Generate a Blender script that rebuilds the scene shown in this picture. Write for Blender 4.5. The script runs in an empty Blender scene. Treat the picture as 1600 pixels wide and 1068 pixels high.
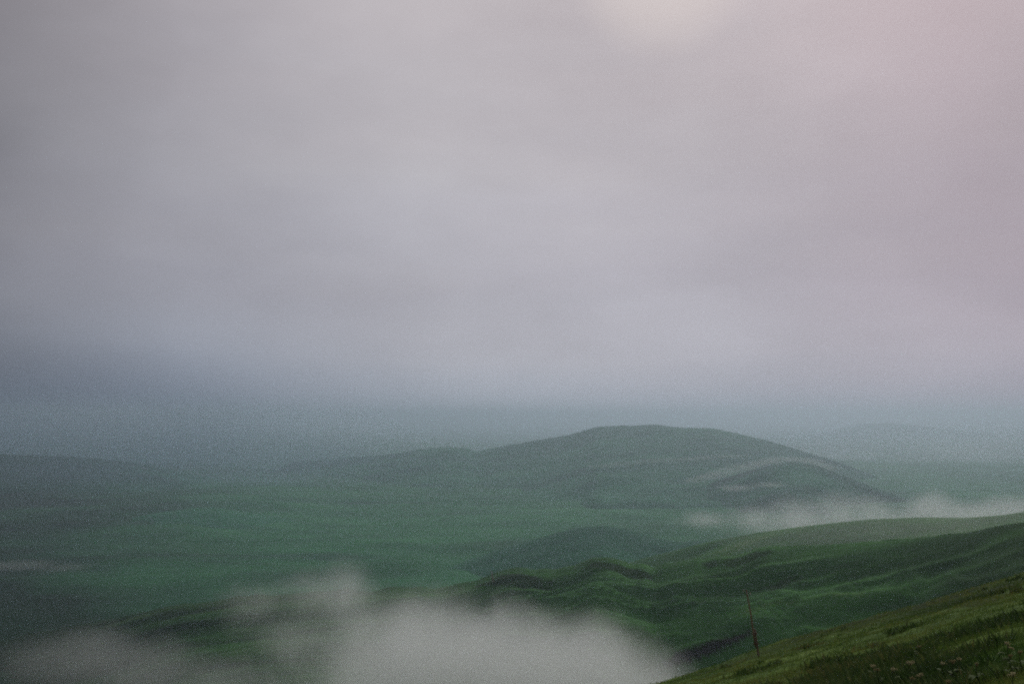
import bpy, bmesh, math, random
import numpy as np
from mathutils import Vector, Matrix, noise as mnoise

rng = np.random.default_rng(7)
random.seed(7)
S = bpy.context.scene
COL = S.collection

# ------------------------------------------------------------------ camera frame
F = 1600 * 35 / 36.0                 # focal length in photo pixels (35 mm on full frame)
HORIZON = 650.0                      # photo row of the true horizon
PITCH = math.atan((HORIZON - 534) / F)
CP, SP = math.cos(PITCH), math.sin(PITCH)


def ray(px, py):
    u = (px - 800.0) / F
    v = (534.0 - py) / F
    return Vector((u, CP - v * SP, SP + v * CP))


def at(px, py, depth):
    d = ray(px, py)
    return d * (depth / d.y)


def slope_x(px, py=760.0):
    d = ray(px, py)
    return d.x / d.y


def tan_el(px, py):
    d = ray(px, py)
    return d.z / d.y


# ------------------------------------------------------------------ noise (numpy)
def vnoise(x, y, seed=0):
    xi = np.floor(x).astype(np.int64)
    yi = np.floor(y).astype(np.int64)
    fx, fy = x - xi, y - yi
    fx = fx * fx * fx * (fx * (fx * 6 - 15) + 10)
    fy = fy * fy * fy * (fy * (fy * 6 - 15) + 10)

    def h(a, b):
        n = (a * 374761393 + b * 668265263 + seed * 974634777) & 0xFFFFFFFF
        n = ((n ^ (n >> 13)) * 1274126177) & 0xFFFFFFFF
        n = n ^ (n >> 16)
        return (n & 0xFFFFFF) / float(0xFFFFFF)

    a = h(xi, yi) * (1 - fx) + h(xi + 1, yi) * fx
    b = h(xi, yi + 1) * (1 - fx) + h(xi + 1, yi + 1) * fx
    return a * (1 - fy) + b * fy


def fbm(x, y, octv=4, seed=0, gain=0.5):
    t, a, n = 0.0, 1.0, 0.0
    for k in range(octv):
        t = t + a * (vnoise(x, y, seed + k * 17) - 0.5)
        n += a
        x, y = x * 2.03 + 11.3, y * 2.03 + 5.7
        a *= gain
    return t / n * 2.0


def ridged(x, y, octv=3, seed=0):
    t, a, n = 0.0, 1.0, 0.0
    for k in range(octv):
        r = 1 - np.abs(2 * vnoise(x, y, seed + k * 31) - 1)
        t = t + a * r * r
        n += a
        x, y = x * 2.1 + 3.1, y * 2.1 + 8.9
        a *= 0.5
    return t / n


# ------------------------------------------------------------------ object helpers
def tag(o, label, cat, group=None, kind=None):
    o['label'] = label
    o['category'] = cat
    if group:
        o['group'] = group
    if kind:
        o['kind'] = kind
    return o


def link(o, parent=None):
    COL.objects.link(o)
    if parent is not None:
        o.parent = parent
    return o


def mesh_obj(name, verts, faces, mat, parent=None, smooth=True, uv=None, attr=None):
    me = bpy.data.meshes.new(name)
    me.from_pydata(verts, [], faces)
    me.materials.append(mat)
    if smooth:
        me.polygons.foreach_set('use_smooth', [True] * len(me.polygons))
    me.update()
    return link(bpy.data.objects.new(name, me), parent)


def grid_obj(name, X, Y, Z, mat, across=None, along=None, attrs=None):
    """rows x cols arrays -> one sheet; stores metric gully coordinates as a UV map"""
    r, c = X.shape
    V = np.stack([X, Y, Z], -1).reshape(-1, 3).astype(np.float32)
    i = np.arange(r * c).reshape(r, c)
    Q = np.stack([i[:-1, :-1], i[:-1, 1:], i[1:, 1:], i[1:, :-1]], -1).reshape(-1, 4)
    me = bpy.data.meshes.new(name)
    me.vertices.add(len(V))
    me.vertices.foreach_set('co', V.ravel())
    me.loops.add(Q.size)
    me.loops.foreach_set('vertex_index', Q.ravel().astype(np.int32))
    me.polygons.add(len(Q))
    me.polygons.foreach_set('loop_start', (np.arange(len(Q)) * 4).astype(np.int32))
    me.polygons.foreach_set('use_smooth', np.ones(len(Q), dtype=bool))
    me.update(calc_edges=True)
    me.validate()
    if across is not None:
        a = me.attributes.new('gully', 'FLOAT_VECTOR', 'POINT')
        a.data.foreach_set('vector', np.stack([across, along, np.zeros_like(across)], -1).reshape(-1).astype(np.float32))
    for k, v in (attrs or {}).items():
        a = me.attributes.new(k, 'FLOAT', 'POINT')
        a.data.foreach_set('value', np.asarray(v, dtype=np.float32).ravel())
    me.materials.append(mat)
    # faces must look up
    n = me.polygons[len(Q) // 2].normal
    if n.z < 0:
        me.flip_normals()
    return link(bpy.data.objects.new(name, me))


# ------------------------------------------------------------------ materials
def nodes_of(name):
    m = bpy.data.materials.new(name)
    m.use_nodes = True
    nt = m.node_tree
    nt.nodes.clear()
    return m, nt


def N(nt, t, **kw):
    n = nt.nodes.new(t)
    for k, v in kw.items():
        if k.startswith('i_'):
            n.inputs[k[2:].replace('_', ' ')].default_value = v
        else:
            setattr(n, k, v)
    return n


def ramp(nt, fac, stops):
    n = nt.nodes.new('ShaderNodeValToRGB')
    e = n.color_ramp.elements
    while len(e) < len(stops):
        e.new(0.5)
    for el, (p, c) in zip(e, stops):
        el.position = p
        el.color = (*c, 1)
    nt.links.new(fac, n.inputs[0])
    return n.outputs[0]


def mixc(nt, fac, a, b, mode='MIX'):
    n = nt.nodes.new('ShaderNodeMix')
    n.data_type = 'RGBA'
    n.blend_type = mode
    for s, v in ((0, fac), (6, a), (7, b)):
        if isinstance(v, (int, float)):
            n.inputs[s].default_value = v
        elif isinstance(v, tuple):
            n.inputs[s].default_value = (*v, 1)
        else:
            nt.links.new(v, n.inputs[s])
    return n.outputs[2]


def noise_tex(nt, vec, scale, detail=5, rough=0.55, stretch=None, dist=0.0):
    if stretch is not None:
        mp = nt.nodes.new('ShaderNodeMapping')
        mp.inputs['Scale'].default_value = stretch
        nt.links.new(vec, mp.inputs[0])
        vec = mp.outputs[0]
    n = nt.nodes.new('ShaderNodeTexNoise')
    n.inputs['Scale'].default_value = scale
    n.inputs['Detail'].default_value = detail
    n.inputs['Roughness'].default_value = rough
    n.inputs['Distortion'].default_value = dist
    nt.links.new(vec, n.inputs['Vector'])
    return n.outputs[0]


def maprange(nt, v, a, b, c=0.0, d=1.0, smooth=True):
    n = nt.nodes.new('ShaderNodeMapRange')
    n.interpolation_type = 'SMOOTHSTEP' if smooth else 'LINEAR'
    for k, x in ((1, a), (2, b), (3, c), (4, d)):
        n.inputs[k].default_value = x
    nt.links.new(v, n.inputs[0])
    return n.outputs[0]


def math_n(nt, op, a, b=None):
    n = nt.nodes.new('ShaderNodeMath')
    n.operation = op
    for s, v in ((0, a), (1, b)):
        if v is None:
            continue
        if isinstance(v, (int, float)):
            n.inputs[s].default_value = v
        else:
            nt.links.new(v, n.inputs[s])
    return n.outputs[0]


def grass_material(name, fresh, dark, dry, soil, patch, streak, bump_m=0.3, soil_at=0.62, pst=0.35, sst=0.09):
    """meadow seen from afar: fresh and dark swards, dry streaks along the gullies, bare soil ('scar' attribute and noise)"""
    m, nt = nodes_of(name)
    g = N(nt, 'ShaderNodeAttribute', attribute_name='gully').outputs['Vector']
    scar = N(nt, 'ShaderNodeAttribute', attribute_name='scar').outputs['Fac']
    heath_shade = N(nt, 'ShaderNodeAttribute', attribute_name='heath_shade').outputs['Fac']
    pos = N(nt, 'ShaderNodeTexCoord').outputs['Object']
    big = noise_tex(nt, g, 1 / patch, 6, 0.6, (1.0, pst, 1), 0.4)
    stk = noise_tex(nt, g, 1 / streak, 6, 0.62, (1.0, sst, 1), 0.2)
    fine = noise_tex(nt, pos, 1 / (streak * 0.16), 4, 0.7)
    f = math_n(nt, 'ADD', math_n(nt, 'MULTIPLY', big, 0.45),
               math_n(nt, 'ADD', math_n(nt, 'MULTIPLY', stk, 0.40), math_n(nt, 'MULTIPLY', fine, 0.15)))
    c = ramp(nt, maprange(nt, f, 0.34, 0.66, smooth=False), [(0.0, dark), (0.45, tuple((a + b) / 2 for a, b in zip(dark, fresh))), (0.72, fresh), (1.0, dry)])
    s2 = noise_tex(nt, g, 1 / (streak * 2.2), 6, 0.6, (1.0, 0.22, 1), 0.5)
    bare = maprange(nt, s2, soil_at, soil_at + 0.1, 0, 0.75)
    c = mixc(nt, bare, c, soil)
    c = mixc(nt, heath_shade, c, tuple(x * 0.18 for x in dark))  # dark scrub tone; the same mask also paints corner gloom and facet shade
    c = mixc(nt, scar, c, tuple(x * 0.8 for x in soil))
    b = N(nt, 'ShaderNodeBump', i_Strength=0.8, i_Distance=bump_m)
    nt.links.new(math_n(nt, 'ADD', stk, fine), b.inputs['Height'])
    p = N(nt, 'ShaderNodeBsdfPrincipled', i_Roughness=0.95)
    p.inputs['Specular IOR Level'].default_value = 0.08
    nt.links.new(c, p.inputs['Base Color'])
    nt.links.new(b.outputs[0], p.inputs['Normal'])
    o = N(nt, 'ShaderNodeOutputMaterial')
    nt.links.new(p.outputs[0], o.inputs[0])
    return m


def plain(name, c1, c2, scale, rough=0.85, stretch=None, bump=0.02, trans=0.0):
    m, nt = nodes_of(name)
    pos = N(nt, 'ShaderNodeTexCoord').outputs['Object']
    n = noise_tex(nt, pos, scale, 6, 0.6, stretch)
    p = N(nt, 'ShaderNodeBsdfPrincipled', i_Roughness=rough)
    p.inputs['Specular IOR Level'].default_value = 0.2
    nt.links.new(ramp(nt, n, [(0.3, c1), (0.7, c2)]), p.inputs['Base Color'])
    b = N(nt, 'ShaderNodeBump', i_Strength=0.6, i_Distance=bump)
    nt.links.new(n, b.inputs['Height'])
    nt.links.new(b.outputs[0], p.inputs['Normal'])
    o = N(nt, 'ShaderNodeOutputMaterial')
    nt.links.new(p.outputs[0], o.inputs[0])
    return m


FRESH, DARK, DRY, SOIL = (0.062, 0.190, 0.048), (0.016, 0.066, 0.022), (0.150, 0.225, 0.075), (0.022, 0.019, 0.024)
M_SPUR = grass_material('spur_meadow', FRESH, DARK, DRY, SOIL, 60, 16, 0.8)
M_FAR = grass_material('far_meadow', (0.028, 0.150, 0.070), (0.008, 0.056, 0.036), (0.050, 0.170, 0.080), SOIL, 420, 110, 4.0, 0.66)
M_VALLEY = grass_material('valley_meadow', (0.034, 0.170, 0.062), (0.013, 0.085, 0.038), (0.060, 0.190, 0.072), (0.012, 0.050, 0.034), 500, 150, 2.5, 0.60, 0.8, 0.5)
M_NEAR = grass_material('near_meadow', (0.100, 0.170, 0.034), (0.022, 0.055, 0.014), (0.170, 0.190, 0.050), (0.030, 0.026, 0.016), 9, 2.2, 0.15, 0.60)

# ------------------------------------------------------------------ near hillside (the slope the photographer stands on)
_q = [at(1600, 1068, 17), at(1600, 901, 90), at(1183, 1016, 112)]
PA, PB, PC = (float(k) for k in np.linalg.solve(np.array([[1, q.x, q.y] for q in _q]), np.array([q.z for q in _q])))
print('near plane', PA, PB, PC)


def edge_y(x):
    return 93.0 + (46.0 - x) * 0.85


def near_z(x, y):
    x = np.asarray(x, dtype=float)
    y = np.asarray(y, dtype=float)
    z = PA + PB * x + PC * y
    z = np.where(x > 60, PA + PB * 60 + PC * y + (x - 60) * 0.22, z)
    d = y - edge_y(x) + 4 * fbm(x / 23.0, y / 60.0, 3, 5)
    z = z - np.where(d > -8, 0.0055 * (np.maximum(d + 8, 0)) ** 1.9, 0)
    far = np.clip((np.hypot(x, y) - 4) / 20, 0, 1)
    z = z + far * (0.6 * fbm(x / 14.0, y / 14.0, 4, 3) + 0.28 * fbm(x / 2.6, y / 2.6, 3, 9))
    return np.maximum(z, -215.0)


xs = np.concatenate([np.linspace(-260, -22, 60), np.linspace(-20, 75, 420), np.linspace(77, 300, 60)])
ys = np.concatenate([np.linspace(-220, 2, 40), np.linspace(3, 160, 480), np.linspace(162, 420, 70)])
X, Y = np.meshgrid(xs, ys)
Z = near_z(X, Y)
o = grid_obj('near_hillside', X, Y, Z, M_NEAR, X * 0.5 + Y * 0.87, X * 0.87 - Y * 0.5,
             {'scar': np.zeros_like(X), 'heath_shade': np.clip(fbm(X / 9, Y / 14, 4, 61) * 1.8 - 0.2, 0, 0.7)})
tag(o, 'steep grassy slope falling away in the lower right corner with yellow green turf', 'hillside', kind='structure')


# ------------------------------------------------------------------ hills: crest traced as (photo column, photo row, metres away)
def lerp_pts(pts, px, k):
    p = np.array(pts, dtype=float)
    # smooth monotone-ish interpolation: linear then light blur
    fine = np.linspace(p[0, 0], p[-1, 0], 1500)
    v = np.interp(fine, p[:, 0], p[:, k])
    span = (p[-1, 0] - p[0, 0])
    w = max(3, int(1500 * 14.0 / span)) | 1
    ker = np.hanning(w + 2)[1:-1]
    v2 = np.convolve(np.pad(v, w // 2, mode='edge'), ker / ker.sum(), mode='valid')
    return np.interp(px, fine, v2)


HILLS = {}


def hill(name, label, crest, mat, g_front, g_back, s_front, s_back, w, cols, rows, relief, heath_shade=None, scar=None,
         cat='hill', skew=0.0, gully=None):
    """a ridge with a rounded crest: columns follow the crest, rows run from the back foot to the front foot.
    relief(x, y, s, px) -> metres added to the height"""
    def surf(px, s):
        py = lerp_pts(crest, px, 1)
        dc = lerp_pts(crest, px, 2)
        tz = np.array([tan_el(0.0, q) for q in np.atleast_1d(py).ravel()]).reshape(np.shape(py))
        zc = tz * dc
        gf = g_front(px) if callable(g_front) else g_front
        h = np.where(s > 0, gf, g_back) * (np.sqrt(s * s + w * w) - w)
        y = dc - s
        x = (px - 800.0) / F / CP * y * 1.0
        z = zc - h
        z = z + relief(x, y, s, px)
        return x, y, z
    p0, p1 = crest[0][0], crest[-1][0]
    px = np.linspace(p0, p1, cols)
    t = np.linspace(-1, 1, rows)
    s = np.where(t < 0, -(np.abs(t) ** 1.6) * s_back, (t ** 1.25) * s_front)
    PX, SS = np.meshgrid(px, s)
    Xh, Yh, Zh = surf(PX, SS)
    at_ = {'scar': np.zeros_like(Xh),
           'heath_shade': np.zeros_like(Xh) if heath_shade is None else heath_shade(PX, SS, Xh, Yh)}
    if scar is not None:
        ROW = 534 - F * ((Zh * CP - Yh * SP) / (Yh * CP + Zh * SP))
        at_['scar'] = scar(PX, SS, ROW)
    ac = SS + skew * Xh
    al = Xh - skew * SS
    if gully is not None:
        ac, al = gully(PX, SS)
    ob = grid_obj(name, Xh, Yh, Zh, mat, ac, al, at_)
    tag(ob, label, cat, kind='structure')
    HILLS[name] = surf
    return ob


# --- the long spur in the middle distance with its gullied flank
SPUR = [(-700, 1075, 1500), (-200, 1040, 1420), (0, 1003, 1360), (100, 985, 1330), (200, 962, 1300), (300, 941, 1270), (400, 931, 1240), (500, 925, 1200),
        (600, 921, 1150), (700, 915, 1080), (740, 906, 1040), (770, 894, 1010), (800, 887, 985), (860, 886, 930), (898, 881, 900), (925, 869, 880),
        (950, 870, 865), (985, 880, 840), (1020, 886, 815), (1050, 880, 790), (1092, 874, 760), (1140, 868, 710), (1180, 855, 680), (1300, 849, 590),
        (1400, 842, 520), (1500, 831, 460), (1600, 813, 400), (1750, 795, 350), (2100, 760, 300), (2500, 730, 280)]


def spur_gully(px, s):
    """across and along the gullies, which run down the flank to the left and fan out from the right"""
    return s + 0.115 * (px - 1200) + 6 * fbm(px / 160.0, s / 70.0, 3, 4), px * 0.45 - 0.3 * s


def spur_relief(x, y, s, px):
    sf = np.clip((s - 6) / 55.0, 0, 1)
    sf = sf * sf * (3 - 2 * sf)
    ac, al = spur_gully(px, s)
    k = np.clip((px - 350) / 450, 0.45, 1.0) * np.interp(px, [1200, 1600], [1.0, 0.62])
    g = ridged(ac / 24.0, al / 170.0, 3, 12) - 0.45
    g2 = fbm(ac / 60.0, al / 150.0, 4, 21)
    r = sf * k * (12 * g + 12 * g2) + 1.0 * fbm(x / 14, y / 14, 4, 33) * (0.3 + 0.7 * sf)
    r = np.where(s < 0, 1.0 * fbm(x / 30, y / 30, 3, 33), r)
    knolls = 3.4 * np.interp(px, [1080, 1260], [1.0, 0.12])
    return r + knolls * np.clip(1 - np.abs(s) / 45.0, 0, 1) * fbm(px / 34.0, s / 300.0 + 3, 2, 71)


def spur_scar(PX, SS, ROW):
    # one torn gully of bare dark earth below the pole
    t = (1184 - PX) / 140.0
    mid = 983 + t * 48 + 3 * fbm(PX / 22, PX * 0, 3, 2)
    half = np.interp(t, [0, 0.1, 0.5, 0.9, 1.05, 1.2], [0, 3, 12, 13, 7, 0])
    d = half - np.abs(ROW - mid) + 4 * fbm(PX / 9, ROW / 5, 3, 6) * (half > 0)
    return np.clip(d / 4.0, 0, 1) * (SS > 0) * (half > 0)


def spur_heath_shade(PX, SS, X_, Y_):
    a = np.clip((600 - PX) / 420, 0, 1) * 0.95  # darkened leftward: gloom of the lower left corner painted into the colour
    b = np.clip((PX - 1380) / 300, 0, 1) * 0.55
    def blob(cx, cs, rx, rs, k, seed):
        d = ((PX - cx) / rx) ** 2 + ((SS - cs - (PX - cx) * k) / rs) ** 2 + 0.6 * fbm(PX / 16, SS / 7, 3, seed)
        return np.clip((1.0 - d) * 2, 0, 1)
    k = np.maximum.reduce([0.75 * blob(965, 20, 68, 10, 0.02, 2), 0.8 * blob(805, 30, 75, 14, 0.10, 3), 0.6 * blob(1150, 12, 60, 8, 0, 4)])  # the knoll blob paints shade onto its camera-facing facet
    return np.clip(np.maximum(a + b + 0.5 * fbm(spur_gully(PX, SS)[0] / 26, spur_gully(PX, SS)[1] / 120, 4, 8), k), 0, 0.9)


hill('gullied_spur', 'long green gullied spur climbing from the foreground mist to the edge of the frame', SPUR, M_SPUR,
     lambda px: np.interp(px, [0, 500, 900, 1180, 1600, 2000], [0.16, 0.20, 0.27, 0.40, 0.34, 0.3]), 0.42, 330, 420, 9, 1100, 300,
     spur_relief, spur_heath_shade, spur_scar, gully=spur_gully)

# --- the paler ridge right behind the spur
hill('low_ridge', 'pale green ridge just behind the gullied spur, half veiled by mist', [
    (900, 905, 1500), (1000, 872, 1400), (1100, 846, 1300), (1180, 832, 1200), (1262, 821, 1100), (1350, 812, 1000), (1431, 809, 930), (1500, 809, 880),
    (1560, 804, 830), (1600, 797, 800), (1750, 780, 740), (2100, 740, 650)], M_SPUR, 0.3, 0.35, 420, 420, 14, 420, 120,
     lambda x, y, s, px: 6 * fbm((s + 0.4 * x) / 60, (x - .4 * s) / 200, 4, 41) * np.clip(np.abs(s) / 30, .2, 1), skew=0.4, cat='ridge')

# --- low dome in the valley
hill('valley_knoll', 'low rounded green knoll rising from the valley floor before the mountain', [
    (700, 890, 2000), (780, 860, 1980), (830, 846, 1960), (870, 833, 1940), (900, 826, 1920), (940, 822, 1900), (975, 827, 1900), (1010, 838, 1880), (1060, 849, 1860),
    (1110, 847, 1840), (1150, 850, 1820), (1250, 868, 1800), (1400, 900, 1800)], M_FAR, 0.17, 0.25, 520, 600, 45, 420, 120,
     lambda x, y, s, px: 7 * fbm(x / 120, s / 60, 4, 43) * np.clip(np.abs(s) / 60, .25, 1), cat='knoll')

hill('small_mound', 'dim blue green mound on the far valley floor under the dark western sky', [
    (60, 838, 3100), (140, 822, 3080), (200, 812, 3060), (260, 800, 3040), (310, 793, 3020), (350, 794, 3000), (410, 803, 3000), (480, 816, 3000), (600, 838, 3000)],
     M_FAR, 0.16, 0.2, 900, 900, 50, 260, 90,
     lambda x, y, s, px: 9 * fbm(x / 160, s / 90, 4, 45) * np.clip(np.abs(s) / 60, .25, 1), cat='mound')


# --- the mountain
def mtn_relief(x, y, s, px):
    sf = np.clip(np.abs(s) / 140.0, 0.06, 1)
    ac = s + 0.35 * x
    wob = 70 * fbm(x / 600, s / 500, 3, 2)
    return sf * (46 * (ridged((ac + wob) / 520.0, (x - .35 * s) / 1500.0, 4, 6) - 0.45) + 26 * fbm(x / 300, s / 200, 4, 7)) + 5 * fbm(x / 90, s / 60, 4, 9)


hill('mountain', 'broad flat topped green mountain fading into haze in the middle of the view', [
    (250, 800, 5600), (380, 748, 5500), (470, 722, 5450), (560, 713, 5400), (615, 709, 5300), (650, 703, 5200), (690, 699, 5150), (722, 701, 5120), (745, 706, 5100), (790, 697, 5080),
    (850, 686, 5050), (900, 677, 5020), (930, 667, 5000), (980, 665.5, 5000), (1022, 663, 5000), (1060, 667, 5000), (1110, 668, 4980), (1150, 676, 4960), (1200, 689, 4940),
    (1240, 701, 4900), (1290, 716, 4860), (1340, 735, 4820), (1420, 770, 4800), (1560, 812, 4800)], M_FAR, 0.155, 0.2, 2100, 1500, 70, 700, 220, mtn_relief,
     cat='mountain', skew=0.3)

hill('mountain_shoulder', 'darker rounded shoulder on the mountain flank, edged by a thin line of mist', [
    (900, 835, 3800), (1000, 800, 3760), (1060, 772, 3720), (1110, 753, 3680), (1170, 734, 3640), (1230, 721, 3600), (1268, 725, 3590), (1300, 737, 3580), (1350, 757, 3560), (1430, 786, 3540),
    (1560, 822, 3500)], M_FAR, 0.24, 0.26, 900, 700, 50, 400, 150,
     lambda x, y, s, px: np.clip(np.abs(s) / 100, .05, 1) * (20 * fbm(x / 220, s / 130, 4, 51) + 30 * (ridged((s + .3 * x) / 260, x / 800, 3, 15) - .45)), cat='hill', skew=0.3,
     heath_shade=lambda PX, SS, X_, Y_: np.clip(0.25 + 0.7 * fbm(X_ / 260, SS / 120, 4, 59), 0, 0.7))

hill('distant_range', 'faint grey green range beyond the mountain, almost lost in haze', [
    (1000, 760, 15200), (1120, 715, 15100), (1220, 692, 15000), (1290, 674, 14900), (1340, 662, 14900), (1400, 662, 14800), (1470, 669, 14800), (1560, 680, 14700), (1750, 685, 14700),
    (2100, 690, 14700)], M_FAR, 0.16, 0.2, 3500, 2800, 200, 320, 100,
     lambda x, y, s, px: np.clip(np.abs(s) / 300, .1, 1) * 70 * fbm(x / 900, s / 700, 4, 53), cat='range')

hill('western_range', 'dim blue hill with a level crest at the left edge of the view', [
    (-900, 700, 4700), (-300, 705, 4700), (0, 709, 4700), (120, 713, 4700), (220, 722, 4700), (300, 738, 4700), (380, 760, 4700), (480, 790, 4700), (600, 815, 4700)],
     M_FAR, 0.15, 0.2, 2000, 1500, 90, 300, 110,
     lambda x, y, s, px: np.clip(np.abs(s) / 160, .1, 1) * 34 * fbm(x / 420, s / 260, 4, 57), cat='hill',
     heath_shade=lambda PX, SS, X_, Y_: np.clip((330 - PX) / 400, 0, 0.6))  # darker to the left: edge gloom put into the ground colour

# ------------------------------------------------------------------ valley floor, out to the horizon
px = np.concatenate([np.linspace(-3200, -420, 60), np.linspace(-400, 2000, 620), np.linspace(2020, 4800, 60)])
dd = np.concatenate([np.linspace(200, 900, 30), 900 * (44000 / 900.0) ** np.linspace(0.004, 1, 480)])
PX, D = np.meshgrid(px, dd)
X = (PX - 800) / F * D
Y = D
near_v = np.clip((D - 900) / 900, 0, 1)
Z = -300 + 17 * fbm(X / 520, Y / 300, 4, 81) + 14 * (ridged((Y + 0.25 * X) / 260, (X - .25 * Y) / 900, 3, 83) - 0.45) + 3.5 * fbm(X / 120, Y / 70, 3, 85)
Z = Z + 26 * np.clip((X + 250) / 900, -0.3, 1) * np.clip(1 - (D - 1500) / 2500, 0, 1)
west = np.clip((430 - PX) / 380, 0, 1) * np.clip((7500 - D) / 3500, 0, 1)  # left part of the floor, painted dark to imitate light falling off
heath_shade = np.clip(west * 0.95 + 0.55 * fbm(X / 380, Y / 330, 5, 87) - 0.02, 0, 0.95)
o = grid_obj('valley_floor', X, Y, Z, M_VALLEY, Y + 0.2 * X, X - 0.2 * Y, {'scar': np.zeros_like(X), 'heath_shade': heath_shade})
tag(o, 'wide green valley floor with dark streaks running across it', 'valley', kind='structure')

# ------------------------------------------------------------------ torn earth gully below the pole: a dark strip of soil lying in the flank
M_SOIL = plain('bare_soil', (0.016, 0.012, 0.014), (0.040, 0.032, 0.034), 0.6, bump=0.4)


def drape(surf, px, py_target, lift, smax=320.0):
    """point of a hill's near flank seen at that photo position"""
    s = np.linspace(0, smax, 900)
    x, y, z = surf(np.full_like(s, px), s)
    row = HORIZON - F * (z / y)          # close enough at these small angles; refined below
    d = np.array([534 - F * ((zz * CP - yy * SP) / (yy * CP + zz * SP)) for zz, yy in zip(z, y)])
    i = int(np.argmax(d >= py_target)) if (d >= py_target).any() else len(s) - 1
    return Vector((x[i], y[i], z[i] + lift)), s[i]


# ------------------------------------------------------------------ grass: blades growing on the near slope
def visible_spots(n, dmin, dmax, p0=1040, p1=1680, bias=1.0):
    out = []
    while len(out) < n:
        d = dmin * (dmax / dmin) ** rng.random(4000) ** 1
        p = rng.uniform(p0, p1, 4000)
        x = (p - 800) / F / CP * d
        z = near_z(x, d)
        el = 534 - F * ((z * CP - d * SP) / (d * CP + z * SP))
        ok = (el < 1500) & (d < edge_y(x) + 8)
        for a, b, c in zip(x[ok], d[ok], z[ok]):
            out.append((a, b, c))
    return np.array(out[:n])


def blades(name, spots, per, h_rng, w_k, spread, mat, lean=0.35):
    n = len(spots)
    base = np.repeat(spots, per, 0)
    m = len(base)
    dist = base[:, 1]
    base = base + np.stack([rng.normal(0, 1, m) * spread, rng.normal(0, 1, m) * spread, np.zeros(m)], -1)
    base[:, 2] = near_z(base[:, 0], base[:, 1]) - 0.02
    h = rng.uniform(*h_rng, m) * np.repeat(rng.uniform(0.6, 1.25, n), per)
    wd = np.maximum(0.006, w_k * dist / 60.0) * rng.uniform(0.7, 1.4, m)
    a = rng.uniform(0, 2 * math.pi, m)
    side = np.stack([np.cos(a), np.sin(a), np.zeros(m)], -1)
    la = rng.uniform(0, 2 * math.pi, m)
    tip = np.stack([np.cos(la) * lean * h + 0.12 * h, np.sin(la) * lean * h, h * 0.92], -1)
    mid = tip * 0.52
    mid[:, 2] = h * 0.58
    v = np.stack([base - side * wd[:, None] / 2, base + side * wd[:, None] / 2,
                  base + mid + side * wd[:, None] * 0.38, base + mid - side * wd[:, None] * 0.38, base + tip], 1).reshape(-1, 3)
    i = np.arange(m) * 5
    q = np.stack([i, i + 1, i + 2, i + 3], -1)
    t = np.stack([i + 3, i + 2, i + 4], -1)
    me = bpy.data.meshes.new(name)
    me.vertices.add(len(v))
    me.vertices.foreach_set('co', v.astype(np.float32).ravel())
    loops = np.concatenate([q.ravel(), t.ravel()])
    me.loops.add(len(loops))
    me.loops.foreach_set('vertex_index', loops.astype(np.int32))
    me.polygons.add(2 * m)
    st = np.concatenate([np.arange(m) * 4, 4 * m + np.arange(m) * 3])
    me.polygons.foreach_set('loop_start', st.astype(np.int32))
    me.update(calc_edges=True)
    at_ = me.attributes.new('tone', 'FLOAT', 'POINT')
    tone = np.repeat(np.clip(0.5 + 0.5 * fbm(base[:, 0] / 5, base[:, 1] / 5, 3, 90) + rng.normal(0, 0.18, m), 0, 1), 5)
    at_.data.foreach_set('value', tone.astype(np.float32))
    me.materials.append(mat)
    return link(bpy.data.objects.new(name, me))


def blade_mat(name, a, b, c):
    m, nt = nodes_of(name)
    t = N(nt, 'ShaderNodeAttribute', attribute_name='tone').outputs['Fac']
    col = ramp(nt, t, [(0.1, a), (0.55, b), (0.95, c)])
    d = N(nt, 'ShaderNodeBsdfPrincipled', i_Roughness=0.7)
    d.inputs['Specular IOR Level'].default_value = 0.15
    tr = N(nt, 'ShaderNodeBsdfTranslucent')
    mx = N(nt, 'ShaderNodeMixShader')
    mx.inputs[0].default_value = 0.3
    nt.links.new(col, d.inputs['Base Color'])
    nt.links.new(col, tr.inputs[0])
    nt.links.new(d.outputs[0], mx.inputs[1])
    nt.links.new(tr.outputs[0], mx.inputs[2])
    o = N(nt, 'ShaderNodeOutputMaterial')
    nt.links.new(mx.outputs[0], o.inputs[0])
    return m


M_BLADE = blade_mat('grass_blade', (0.040, 0.095, 0.016), (0.115, 0.190, 0.036), (0.210, 0.220, 0.060))
M_WEED = blade_mat('weed_leaf', (0.022, 0.052, 0.012), (0.056, 0.105, 0.024), (0.130, 0.140, 0.042))
sp = visible_spots(120000, 7, 135, 600, 3600)
o = blades('grass', sp, 6, (0.07, 0.24), 0.030, 0.18, M_BLADE, 0.6)
tag(o, 'short tangled yellow green grass covering the near slope', 'grass', kind='stuff')
sp = visible_spots(120000, 8, 80, 900, 2300)
k = 1.7 * fbm(sp[:, 0] / 3.2, sp[:, 1] / 5.0, 4, 101) + np.clip((38 - sp[:, 1]) / 55, -0.6, 0.06)
sp = sp[(k > 0.34)][:9000]
o = blades('weeds', sp, 9, (0.14, 0.40), 0.12, 0.14, M_WEED, 0.8)
tag(o, 'dark leafy weeds growing in clumps through the near grass', 'weeds', kind='stuff')

# ------------------------------------------------------------------ pale wildflowers, each a plant of its own
M_PETAL = plain('petal', (0.27, 0.26, 0.13), (0.40, 0.38, 0.20), 30, bump=0.003)
M_PETAL2 = plain('petal_dull', (0.16, 0.14, 0.06), (0.25, 0.21, 0.09), 30, bump=0.003)
M_STEM = plain('flower_stem', (0.030, 0.060, 0.016), (0.060, 0.090, 0.024), 20, bump=0.003)


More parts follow.
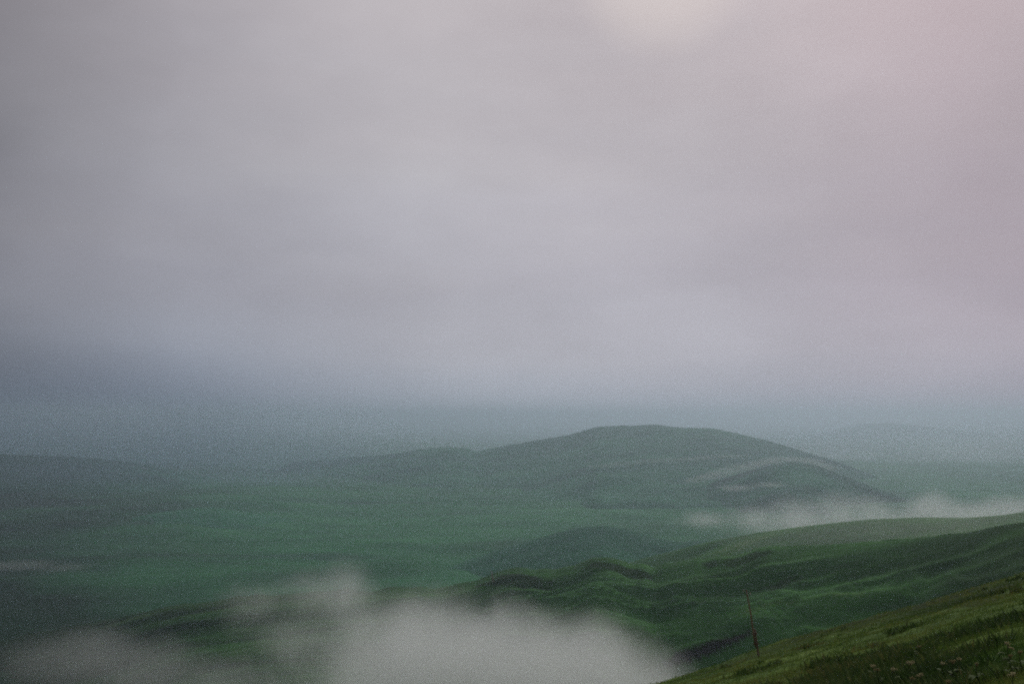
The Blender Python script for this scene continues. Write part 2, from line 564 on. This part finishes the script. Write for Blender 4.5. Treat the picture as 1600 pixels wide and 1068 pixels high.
def tube(bm, pts, rad, seg=6):
    rings = []
    for i, p in enumerate(pts):
        p = Vector(p)
        a = Vector(pts[max(i - 1, 0)])
        b = Vector(pts[min(i + 1, len(pts) - 1)])
        t = (b - a).normalized()
        u = t.cross(Vector((0.31, 0.2, 0.93)) if abs(t.z) < 0.9 else Vector((1, 0, 0))).normalized()
        w = t.cross(u)
        rings.append([bm.verts.new(p + (u * math.cos(k * 2 * math.pi / seg) + w * math.sin(k * 2 * math.pi / seg)) * rad[i]) for k in range(seg)])
    for r0, r1 in zip(rings, rings[1:]):
        for k in range(seg):
            bm.faces.new((r0[k], r0[(k + 1) % seg], r1[(k + 1) % seg], r1[k]))
    bm.faces.new(rings[0][::-1])
    bm.faces.new(rings[-1])


def bm_obj(name, bm, mat, parent=None, smooth=True):
    bmesh.ops.recalc_face_normals(bm, faces=bm.faces)
    me = bpy.data.meshes.new(name)
    bm.to_mesh(me)
    bm.free()
    me.materials.append(mat)
    if smooth:
        me.polygons.foreach_set('use_smooth', [True] * len(me.polygons))
    return link(bpy.data.objects.new(name, me), parent)


def wildflower(px, py, depth, size, label, mat, heads):
    """an umbel: bent stem, a few leaves, flat heads of small florets"""
    c = at(px, py, depth)
    gz = float(near_z(c.x, c.y))
    h = max(0.3, min(c.z - gz, 0.9))
    root = bpy.data.objects.new('wildflower', None)
    root.empty_display_size = 0.2
    link(root)
    root.location = (c.x, c.y, c.z - h)
    tag(root, label, 'wildflower', 'pale wildflowers on the near slope')
    r = random.Random(int(px * 7 + py))
    bm = bmesh.new()
    tube(bm, [(0, 0, -0.25), (0.02, 0, h * 0.35), (-0.01, 0.01, h * 0.75), (0, 0, h)], [0.012, 0.011, 0.008, 0.006])
    bm_obj('stem', bm, M_STEM, root)
    for kx in range(3):
        bm = bmesh.new()
        a = r.uniform(0, 6.28)
        L = r.uniform(0.14, 0.26)
        d = Vector((math.cos(a), math.sin(a), 0))
        n = Vector((-d.y, d.x, 0))
        z0 = h * r.uniform(0.2, 0.6)
        prof = [(0, 0.0, 0.004), (0.3, 0.05, 0.032), (0.65, 0.06, 0.040), (1, 0.0, 0.003)]
        rows = []
        for t, up, wv in prof:
            p = d * (L * t) + Vector((0, 0, z0 + up))
            rows.append([bm.verts.new(p - n * wv), bm.verts.new(p + Vector((0, 0, -0.008))), bm.verts.new(p + n * wv)])
        for q0, q1 in zip(rows, rows[1:]):
            for j in range(2):
                bm.faces.new((q0[j], q0[j + 1], q1[j + 1], q1[j]))
        bm_obj('leaf', bm, M_STEM, root)
    for (dx, dz, k) in heads:
        bm = bmesh.new()
        R = size * k
        hubs = [(R * r.uniform(0.2, 1.0), r.uniform(0, 6.28)) for _ in range(r.randint(4, 7))]
        for q in range(44):
            hr, ha = r.choice(hubs)
            cx, cy = hr * math.cos(ha) + r.gauss(0, R * 0.17), hr * math.sin(ha) + r.gauss(0, R * 0.17)
            rad = min(math.hypot(cx, cy), R)
            cz = 0.30 * R * (1 - (rad / R) ** 2) + r.uniform(-.02, .02)
            cx += dx * size
            m4 = Matrix.Translation((cx, cy, h + cz + dz * size)) @ Matrix.Rotation(r.uniform(0, 6), 4, 'Z') @ Matrix.Diagonal((1, 1, 0.55, 1))
            bmesh.ops.create_icosphere(bm, subdivisions=1, radius=R * r.uniform(0.08, 0.19), matrix=m4)
        # rays joining florets to the stem
        for q in range(7):
            a = q * 0.9
            tube(bm, [(0, 0, h - 0.05), (dx * size + R * 0.6 * math.cos(a), R * 0.6 * math.sin(a), h + dz * size + 0.02)], [0.004, 0.004], 4)
        bm_obj('flower_head', bm, mat, root)


def depth_near(px, py, above):
    """depth at which the sight line passes `above` metres over the near slope"""
    for d in np.linspace(9, 140, 1600):
        p = at(px, py, d)
        if p.z - float(near_z(p.x, p.y)) < above:
            return d
    return 60


FL = [
    (1575, 1006, .115, [(0, 0, 1.0), (.5, -1.0, .8)], 1, 'tall cream wildflower with two tiers of heads, near the right edge of the slope'),
    (1594, 1018, .075, [(0, 0, 1.0)], 0, 'dull yellow wildflower just below the two-tiered cream one at the right edge'),
    (1583, 1052, .105, [(0, 0, 1.0), (-.9, -.5, .6)], 1, 'bright cream wildflower in dark weeds at the lower right corner'),
    (1526, 1037, .075, [(0, 0, 1.0)], 0, 'lone dull wildflower in dark weeds between the corner bloom and the buff row'),
    (1498, 1029, .080, [(0, 0, 1.0)], 1, 'upper bloom of the row of buff wildflowers in the brown turf'),
    (1488, 1033, .080, [(0, 0, 1.0), (.8, .2, .6)], 0, 'middle bloom of the row of buff wildflowers, with a smaller side head'),
    (1473, 1036, .090, [(0, 0, 1.0)], 1, 'lower bloom of the row of buff wildflowers, broad and flat'),
    (1481, 1064, .085, [(0, 0, 1.0)], 0, 'ochre wildflower cut by the bottom of the view below the buff row'),
    (1439, 1054, .100, [(0, 0, 1.0), (-.8, -.3, .7)], 1, 'cream wildflower pair by the bottom edge, the brighter of two neighbours'),
    (1424, 1059, .085, [(0, 0, 1.0)], 0, 'smaller duller wildflower beside the cream pair by the bottom edge'),
    (1421, 1036, .110, [(0, 0, 1.0), (.9, .2, .8)], 1, 'wide slanting cream wildflower standing alone in bright grass'),
    (1395, 1045, .095, [(0, 0, 1.0)], 1, 'pale wildflower downhill of the wide slanting cream one'),
    (1371, 1046, .080, [(0, 0, 1.0)], 0, 'dull yellow wildflower in the grass beside a paler one'),
    (1365, 1040, .090, [(0, 0, 1.0)], 1, 'pale wildflower nearest to the pole, leftmost of all the blooms'),
    (1437, 1010, .080, [(0, 0, 1.0)], 0, 'faint yellow wildflower highest up the middle of the slope'),
    (1579, 1024, .070, [(0, 0, 1.0)], 0, 'small ochre wildflower at the foot of the two-tiered cream one'),
]
for (fx, fy, sz, hd, bright, lab) in FL:
    d = depth_near(fx, fy, 0.42)
    wildflower(fx, fy, d, sz * 0.72 * max(d / 20.0, 0.75), lab, M_PETAL if bright else M_PETAL2, hd)

# ------------------------------------------------------------------ utility poles
M_WOOD = plain('weathered_wood', (0.140, 0.090, 0.062), (0.260, 0.175, 0.120), 6, stretch=(3, 3, 0.25), bump=0.02)
M_STUB = plain('tarred_wood', (0.090, 0.062, 0.046), (0.160, 0.108, 0.078), 6, stretch=(3, 3, 0.25), bump=0.02)
M_IRON = plain('rusty_iron', (0.05, 0.03, 0.022), (0.11, 0.06, 0.04), 20, bump=0.004)
M_PORC = plain('porcelain', (0.35, 0.34, 0.30), (0.5, 0.48, 0.42), 10, rough=0.3, bump=0.001)


def utility_pole(base, height, lean_deg, label, stout=1.0):
    root = bpy.data.objects.new('utility_pole', None)
    root.empty_display_size = 1.0
    link(root)
    root.location = base
    root.rotation_euler = (0, -math.radians(lean_deg), 0)
    tag(root, label, 'utility pole', 'wooden utility poles')
    k = height / 7.2
    bm = bmesh.new()
    tube(bm, [(0, 0, 1.1 * k), (0.01, 0, 2.6 * k), (0.03, 0, 4.5 * k), (0.0, 0, 6.2 * k), (-0.02, 0, 7.15 * k), (-0.02, 0, 7.2 * k)],
         [q * k * stout for q in (0.085, 0.083, 0.078, 0.072, 0.066, 0.035)], 14)
    bm_obj('shaft', bm, M_WOOD, root)
    bm = bmesh.new()
    tube(bm, [(0.17 * k, 0.0, -1.2), (0.18 * k, 0, 0), (0.20 * k, 0, 1.6 * k), (0.22 * k, 0, 2.95 * k), (0.22 * k, 0, 3.0 * k)],
         [q * k * stout for q in (0.105, 0.103, 0.098, 0.092, 0.05)], 14)
    bm_obj('stub_post', bm, M_STUB, root)
    for z in (1.45, 2.55):
        bm = bmesh.new()
        pts = []
        for q in range(17):
            a = q * 2 * math.pi / 16
            pts.append((0.10 * k + 0.29 * k * math.cos(a), 0.18 * k * math.sin(a), (z + 0.02 * math.sin(3 * a)) * k))
        tube(bm, pts, [0.03 * k] * 17, 6)
        bm_obj('wire_binding', bm, M_IRON, root)
    for sx, z in ((-1, 6.95), (1, 6.55)):
        bm = bmesh.new()
        tube(bm, [(0, 0, z * k), (sx * 0.25 * k, 0, z * k), (sx * 0.33 * k, 0, (z + .05) * k), (sx * 0.34 * k, 0, (z + .2) * k)], [0.018 * k] * 4, 6)
        hk = bm_obj('hook', bm, M_IRON, root)
        bm = bmesh.new()
        tube(bm, [(sx * .34 * k, 0, (z + .14) * k), (sx * .34 * k, 0, (z + .17) * k), (sx * .34 * k, 0, (z + .22) * k), (sx * .34 * k, 0, (z + .26) * k), (sx * .34 * k, 0, (z + .31) * k)],
             [0.055 * k, 0.065 * k, 0.04 * k, 0.05 * k, 0.03 * k], 10)
        bm_obj('insulator', bm, M_PORC, hk)
    return root


pd = depth_near(1183, 1026, 0.0)
pb = at(1183, 1026, pd)
utility_pole((pb.x, pb.y, float(near_z(pb.x, pb.y)) - 0.05), 103.0 / F * pd, 8.0,
             'tall leaning brown utility pole lashed to a darker stub post on the near grassy edge')
p2, s2 = drape(HILLS['gullied_spur'], 771, 909, -0.1)
utility_pole(p2, 17.0 / F * p2.y, 8.0, 'tiny distant stout brown utility pole on the spur just above the foreground mist', 4.5)


# ------------------------------------------------------------------ mist
def mist(name, label, lobes, density, nscale, namp, edge, color=(0.94, 0.985, 0.98), aniso=0.35, blend=0.15, stretch=(1, 1, 1), cat='mist', group=None, voxel=None, step=None, seed=0.0):
    """lobes: (px, py, depth, rx, ry, rz, weight); one hull round them, density from the lobes broken up by noise"""
    cs = [(at(a, b, c), r1, r2, r3, w) for a, b, c, r1, r2, r3, w in lobes]
    org = sum((c[0] for c in cs), Vector()) / len(cs)
    bm = bmesh.new()
    for c, rx, ry, rz, w in cs:
        m4 = Matrix.Translation(c - org) @ Matrix.Diagonal((rx * 1.12, ry * 1.12, rz * 1.12, 1))
        bmesh.ops.create_icosphere(bm, subdivisions=3, radius=1.0, matrix=m4)
    m, nt = nodes_of(name + '_air')
    ob = bm_obj(name, bm, m)
    ob.location = org
    md = ob.modifiers.new('hull', 'REMESH')
    md.mode = 'VOXEL'
    md.voxel_size = voxel or min(min(c[1:4]) for c in cs) * 0.25
    tc = N(nt, 'ShaderNodeTexCoord').outputs['Object']
    total = None
    for c, rx, ry, rz, w in cs:
        sub = N(nt, 'ShaderNodeVectorMath', operation='SUBTRACT')
        nt.links.new(tc, sub.inputs[0])
        sub.inputs[1].default_value = c - org
        dv = N(nt, 'ShaderNodeVectorMath', operation='DIVIDE')
        nt.links.new(sub.outputs[0], dv.inputs[0])
        dv.inputs[1].default_value = (rx, ry, rz)
        ln = N(nt, 'ShaderNodeVectorMath', operation='LENGTH')
        nt.links.new(dv.outputs[0], ln.inputs[0])
        f = math_n(nt, 'MULTIPLY', math_n(nt, 'SUBTRACT', 1.0, ln.outputs['Value']), w)
        if total is None:
            total = f
        else:
            sm = N(nt, 'ShaderNodeMath', operation='SMOOTH_MAX')
            nt.links.new(total, sm.inputs[0])
            nt.links.new(f, sm.inputs[1])
            sm.inputs[2].default_value = blend
            total = sm.outputs[0]
    off = N(nt, 'ShaderNodeVectorMath', operation='ADD')
    nt.links.new(tc, off.inputs[0])
    off.inputs[1].default_value = (seed, seed * 1.7, seed * 0.6)
    nz = noise_tex(nt, off.outputs[0], 1.0 / nscale, 7, 0.62, stretch, 0.5)
    d = math_n(nt, 'ADD', total, math_n(nt, 'MULTIPLY', math_n(nt, 'SUBTRACT', nz, 0.5), namp))
    d = maprange(nt, d, 0.0, edge, 0.0, 1.0)
    # nothing may reach the hull itself
    d = math_n(nt, 'MULTIPLY', d, maprange(nt, total, -0.08, 0.06))
    d = math_n(nt, 'MULTIPLY', d, density)
    pv = N(nt, 'ShaderNodeVolumePrincipled')
    pv.inputs['Color'].default_value = (*color, 1)
    pv.inputs['Anisotropy'].default_value = aniso
    nt.links.new(d, pv.inputs['Density'])
    out = N(nt, 'ShaderNodeOutputMaterial')
    nt.links.new(pv.outputs[0], out.inputs['Volume'])
    if step:
        m.cycles.volume_step_rate = step
    tag(ob, label, cat, group)
    return ob


mist('mist_bank', 'thick white bank of mist swelling up at the bottom of the view before the spur', [
    (650, 1080, 330, 37, 42, 37, 1.0), (735, 1088, 330, 40, 42, 37, 1.0), (830, 1095, 325, 38, 40, 34, 1.0), (915, 1100, 320, 36, 38, 32, 1.0), (985, 1108, 315, 32, 34, 24, 0.8),
    (600, 1100, 335, 28, 40, 36, 0.7), (545, 1040, 345, 24, 34, 33, 0.38), (552, 985, 343, 16, 20, 20, 0.55), (540, 935, 345, 13, 18, 17, 0.60), (500, 930, 345, 16, 20, 13, 0.42), (470, 1000, 350, 28, 24, 28, 0.30), (415, 940, 352, 24, 20, 10, 0.28)],
     0.060, 20, 0.62, 0.8, step=0.3, seed=3.0, blend=0.2)
mist('mist_bank', 'dim thin bank of mist creeping along the bottom left corner', [
    (60, 1030, 420, 22, 30, 13, 0.7), (130, 1030, 420, 30, 36, 16.5, 0.9), (230, 1050, 415, 34, 36, 17, 0.9), (330, 1075, 410, 34, 36, 17, 0.8), (430, 1100, 400, 34, 36, 18, 0.7)],
     0.0095, 20, 0.8, 0.7, step=0.35, seed=11.0)
mist('mist_bank', 'low ragged bank of pale mist lying behind the spur, before the mountain foot', [
    (1100, 812, 1900, 80, 80, 20, 0.6), (1180, 810, 1880, 70, 80, 34, 0.7), (1245, 806, 1850, 62, 80, 50, 0.9), (1310, 804, 1820, 60, 80, 50, 0.9), (1362, 806, 1800, 56, 80, 44, 0.8), (1400, 812, 1780, 80, 80, 30, 0.7),
    (1452, 798, 1750, 62, 80, 46, 1.0), (1520, 803, 1720, 80, 80, 30, 0.8), (1590, 800, 1700, 80, 80, 38, 0.9), (1690, 790, 1700, 100, 80, 36, 0.9), (1300, 822, 1790, 230, 70, 34, 0.8), (1520, 812, 1720, 200, 70, 32, 0.8)],
     0.0130, 60, 0.95, 1.0, step=0.3, seed=27.0, blend=0.5)
mist('mist_bank', 'broad blue grey bank of mist swallowing the western distance and the mountain foot', [
    (-600, 690, 6600, 1900, 1000, 520, 0.9), (-50, 695, 6400, 1600, 1000, 470, 0.9), (300, 700, 6100, 1200, 1000, 400, 0.9), (520, 722, 5300, 600, 500, 190, 0.9), (400, 755, 4500, 800, 600, 150, 0.8), (640, 733, 4650, 560, 300, 120, 0.6), (120, 738, 4050, 1000, 420, 150, 0.85), (-600, 735, 4050, 1000, 420, 150, 0.85)],
     0.0016, 900, 0.5, 1.2, color=(0.36, 0.48, 0.62), aniso=0.7, step=0.6, seed=53.0, blend=0.4)  # mist colour itself darkened to carry the gloom of the left edge
mist('mist_bank', 'faint grey mist bank hanging behind the mountain under the pinkish sky', [
    (1320, 715, 6800, 700, 600, 170, 0.9), (1520, 710, 6700, 900, 700, 190, 1.0), (1800, 710, 6600, 1200, 800, 200, 0.9)],
     0.0011, 700, 0.5, 1.2, color=(0.74, 0.80, 0.86), aniso=0.7, step=0.6, seed=59.0, blend=0.4)
mist('mist_veil', 'thin grey veil of mist drifting over the pale ridge behind the spur', [
    (1180, 846, 900, 60, 60, 16, 0.6), (1270, 836, 840, 60, 70, 19, 0.8), (1360, 828, 780, 60, 70, 20, 0.9), (1450, 822, 720, 55, 70, 18, 0.9), (1540, 814, 650, 55, 70, 17, 0.9), (1640, 800, 600, 60, 70, 17, 0.9)],
     0.0021, 36, 0.6, 0.9, step=0.5, seed=29.0, blend=0.3)
def strand(pts, n, rx, ry, w=1.0):
    """lobes strung evenly along a curve of (px, py, depth, rz)"""
    p = np.array(pts, dtype=float)
    q = np.linspace(0, len(p) - 1, n)
    k = np.arange(len(p))
    return [(np.interp(t, k, p[:, 0]), np.interp(t, k, p[:, 1]), np.interp(t, k, p[:, 2]), rx, ry, np.interp(t, k, p[:, 3]), w) for t in q]


mist('mist_wisp', 'thin bright wisp of mist curling over the dark shoulder of the mountain',
     strand([(1085, 750, 3700, 15), (1130, 738, 3690, 20), (1180, 725, 3680, 20), (1225, 716, 3670, 15), (1262, 719, 3660, 12), (1295, 731, 3650, 10)], 13, 75, 40),
     0.0065, 110, 0.28, 0.9, stretch=(1, 1, 1.3), step=0.5, seed=31.0, blend=0.3)
mist('mist_wisp', 'faint level streak of mist high on the mountain face',
     strand([(940, 728, 3640, 10), (1000, 721, 3640, 13), (1060, 718, 3650, 14), (1110, 714, 3660, 12), (1150, 712, 3670, 9)], 10, 80, 40),
     0.0026, 120, 0.28, 0.9, stretch=(1, 1, 1.3), step=0.5, seed=37.0, blend=0.3)
mist('mist_wisp', 'small patch of mist below the dark shoulder of the mountain', [
    (1150, 762, 3350, 90, 60, 16, 0.9), (1205, 757, 3340, 90, 60, 14, 0.8)],
     0.007, 100, 0.4, 0.9, stretch=(1, 1, 1.3), step=0.6, seed=41.0, blend=0.4)
mist('mist_wisp', 'weak flat strip of mist on the valley floor at the left edge', [
    (-40, 884, 1800, 90, 60, 11, 0.9), (40, 882, 1790, 80, 60, 11, 0.9), (100, 886, 1780, 60, 60, 8, 0.7)],
     0.0025, 50, 0.6, 0.5, stretch=(1, 1, 2), step=0.6, seed=47.0)

# ------------------------------------------------------------------ haze: one closed box of even air
m, nt = nodes_of('haze_air')
pv = N(nt, 'ShaderNodeVolumePrincipled')
pv.inputs['Color'].default_value = (0.74, 0.87, 0.985, 1)
pv.inputs['Density'].default_value = 1.5e-4
pv.inputs['Anisotropy'].default_value = 0.8
out = N(nt, 'ShaderNodeOutputMaterial')
nt.links.new(pv.outputs[0], out.inputs['Volume'])
bm = bmesh.new()
lo, hi = Vector((-114000, -260, -345)), Vector((114000, 44500, 120))
bmesh.ops.create_cube(bm, size=1.0, matrix=Matrix.Translation((lo + hi) / 2) @ Matrix.Diagonal((*(hi - lo), 1)))
hz = bm_obj('haze', bm, m, smooth=False)
tag(hz, 'grey blue haze filling the whole valley', 'haze', kind='stuff')

# ------------------------------------------------------------------ sky and light
SUN_EL, SUN_AZ = math.radians(40), math.radians(24)       # behind the overcast, ahead and a little to the right
W = bpy.data.worlds.new('World')
S.world = W
W.use_nodes = True
nt = W.node_tree
nt.nodes.clear()
sky = N(nt, 'ShaderNodeTexSky', sky_type='NISHITA', sun_disc=False)
sky.sun_elevation = SUN_EL
sky.sun_rotation = SUN_AZ
sky.dust_density = 4.0
tc = N(nt, 'ShaderNodeTexCoord').outputs['Generated']
sep = N(nt, 'ShaderNodeSeparateXYZ')
nt.links.new(tc, sep.inputs[0])
# cloud deck: colour by height, darker and bluer towards the west (-x), soft level bands
el = sep.outputs['Z']
band = noise_tex(nt, tc, 2.2, 2.5, 0.5, (0.7, 0.7, 5.0), 0.0)
elw = math_n(nt, 'ADD', el, math_n(nt, 'MULTIPLY', math_n(nt, 'SUBTRACT', band, 0.5), 0.16))
deck = ramp(nt, maprange(nt, elw, -0.05, 0.6, smooth=False), [
    (0.0, (0.38, 0.415, 0.49)), (0.077, (0.40, 0.435, 0.51)), (0.20, (0.465, 0.475, 0.535)), (0.30, (0.425, 0.42, 0.47)), (0.45, (0.465, 0.45, 0.48)), (0.66, (0.50, 0.465, 0.485)), (1.0, (0.55, 0.50, 0.50))])
mott = noise_tex(nt, tc, 3.0, 4, 0.55, (1.0, 1.0, 2.4), 0.0)
deck = mixc(nt, 1.0, deck, ramp(nt, mott, [(0.25, (0.86, 0.85, 0.86)), (0.75, (1.12, 1.12, 1.12))]), 'MULTIPLY')
hyp = math_n(nt, 'SQRT', math_n(nt, 'ADD', math_n(nt, 'MULTIPLY', sep.outputs['X'], sep.outputs['X']), math_n(nt, 'MULTIPLY', sep.outputs['Y'], sep.outputs['Y'])))
azn = math_n(nt, 'ADD', math_n(nt, 'DIVIDE', sep.outputs['X'], math_n(nt, 'MAXIMUM', hyp, 0.2)), math_n(nt, 'MULTIPLY', math_n(nt, 'SUBTRACT', noise_tex(nt, tc, 1.6, 3, 0.5, (1, 1, 2), 0.4), 0.5), 0.25))
side = ramp(nt, maprange(nt, azn, -0.6, 0.7, smooth=False), [
    (0.0, (0.30, 0.30, 0.32)), (0.10, (0.45, 0.455, 0.47)), (0.22, (0.76, 0.77, 0.79)), (0.42, (1.0, 1.0, 1.0)), (0.62, (0.98, 0.95, 0.96)), (0.81, (0.85, 0.75, 0.79)), (1.0, (0.64, 0.58, 0.60))])
gloom = math_n(nt, 'MULTIPLY', maprange(nt, el, 0.15, -0.03), maprange(nt, azn, -0.02, -0.40))
spot = N(nt, 'ShaderNodeVectorMath', operation='DOT_PRODUCT')
nt.links.new(tc, spot.inputs[0])
spot.inputs[1].default_value = ray(1035, -60).normalized()
glow = maprange(nt, spot.outputs['Value'], math.cos(math.radians(5.5)), 1.0, 0, 0.34)
deck = mixc(nt, glow, deck, (0.80, 0.72, 0.66))
deck = mixc(nt, gloom, deck, (0.42, 0.50, 0.60), 'MULTIPLY')
deck = mixc(nt, 1.0, deck, side, 'MULTIPLY')
low = maprange(nt, el, -0.12, -0.03)
deck = mixc(nt, low, (0.03, 0.05, 0.05), deck)
sc = mixc(nt, 1.0, sky.outputs[0], (0.10, 0.10, 0.10), 'MULTIPLY')
cov = mixc(nt, 0.96, sc, deck)
mul = mixc(nt, 1.0, cov, (10.0, 10.0, 10.0), 'MULTIPLY')
bg = N(nt, 'ShaderNodeBackground')
bg.inputs['Strength'].default_value = 0.1
nt.links.new(mul, bg.inputs[0])
wo = N(nt, 'ShaderNodeOutputWorld')
nt.links.new(bg.outputs[0], wo.inputs[0])

sl = bpy.data.lights.new('sun', 'SUN')
sl.energy = 1.3
sl.angle = math.radians(18)
sl.color = (1.0, 0.95, 0.88)
so = bpy.data.objects.new('sun', sl)
COL.objects.link(so)
sd = Vector((math.sin(SUN_AZ) * math.cos(SUN_EL), math.cos(SUN_AZ) * math.cos(SUN_EL), math.sin(SUN_EL)))
so.rotation_euler = sd.to_track_quat('Z', 'Y').to_euler()

# ------------------------------------------------------------------ camera
cd = bpy.data.cameras.new('camera')
cd.lens = 35
cd.sensor_width = 36
cd.clip_start = 0.1
cd.clip_end = 90000
cd.dof.use_dof = True
cd.dof.focus_distance = 7
cd.dof.aperture_fstop = 2.8
co = bpy.data.objects.new('camera', cd)
COL.objects.link(co)
co.rotation_euler = (math.pi / 2 + PITCH, 0, 0)
S.camera = co

S.view_settings.view_transform = 'Standard'
S.view_settings.look = 'None'
S.view_settings.exposure = 0.0
S.view_settings.gamma = 1.0
S.render.engine = 'CYCLES'
S.cycles.use_denoising = False
S.cycles.use_adaptive_sampling = True
S.cycles.adaptive_threshold = 0.5
S.cycles.adaptive_min_samples = 56
S.cycles.max_bounces = 6
S.cycles.diffuse_bounces = 2
S.cycles.volume_bounces = 3
S.cycles.volume_step_rate = 1.0
S.cycles.volume_max_steps = 256
S.cycles.sample_clamp_indirect = 1.5
S.cycles.sample_clamp_direct = 0.9
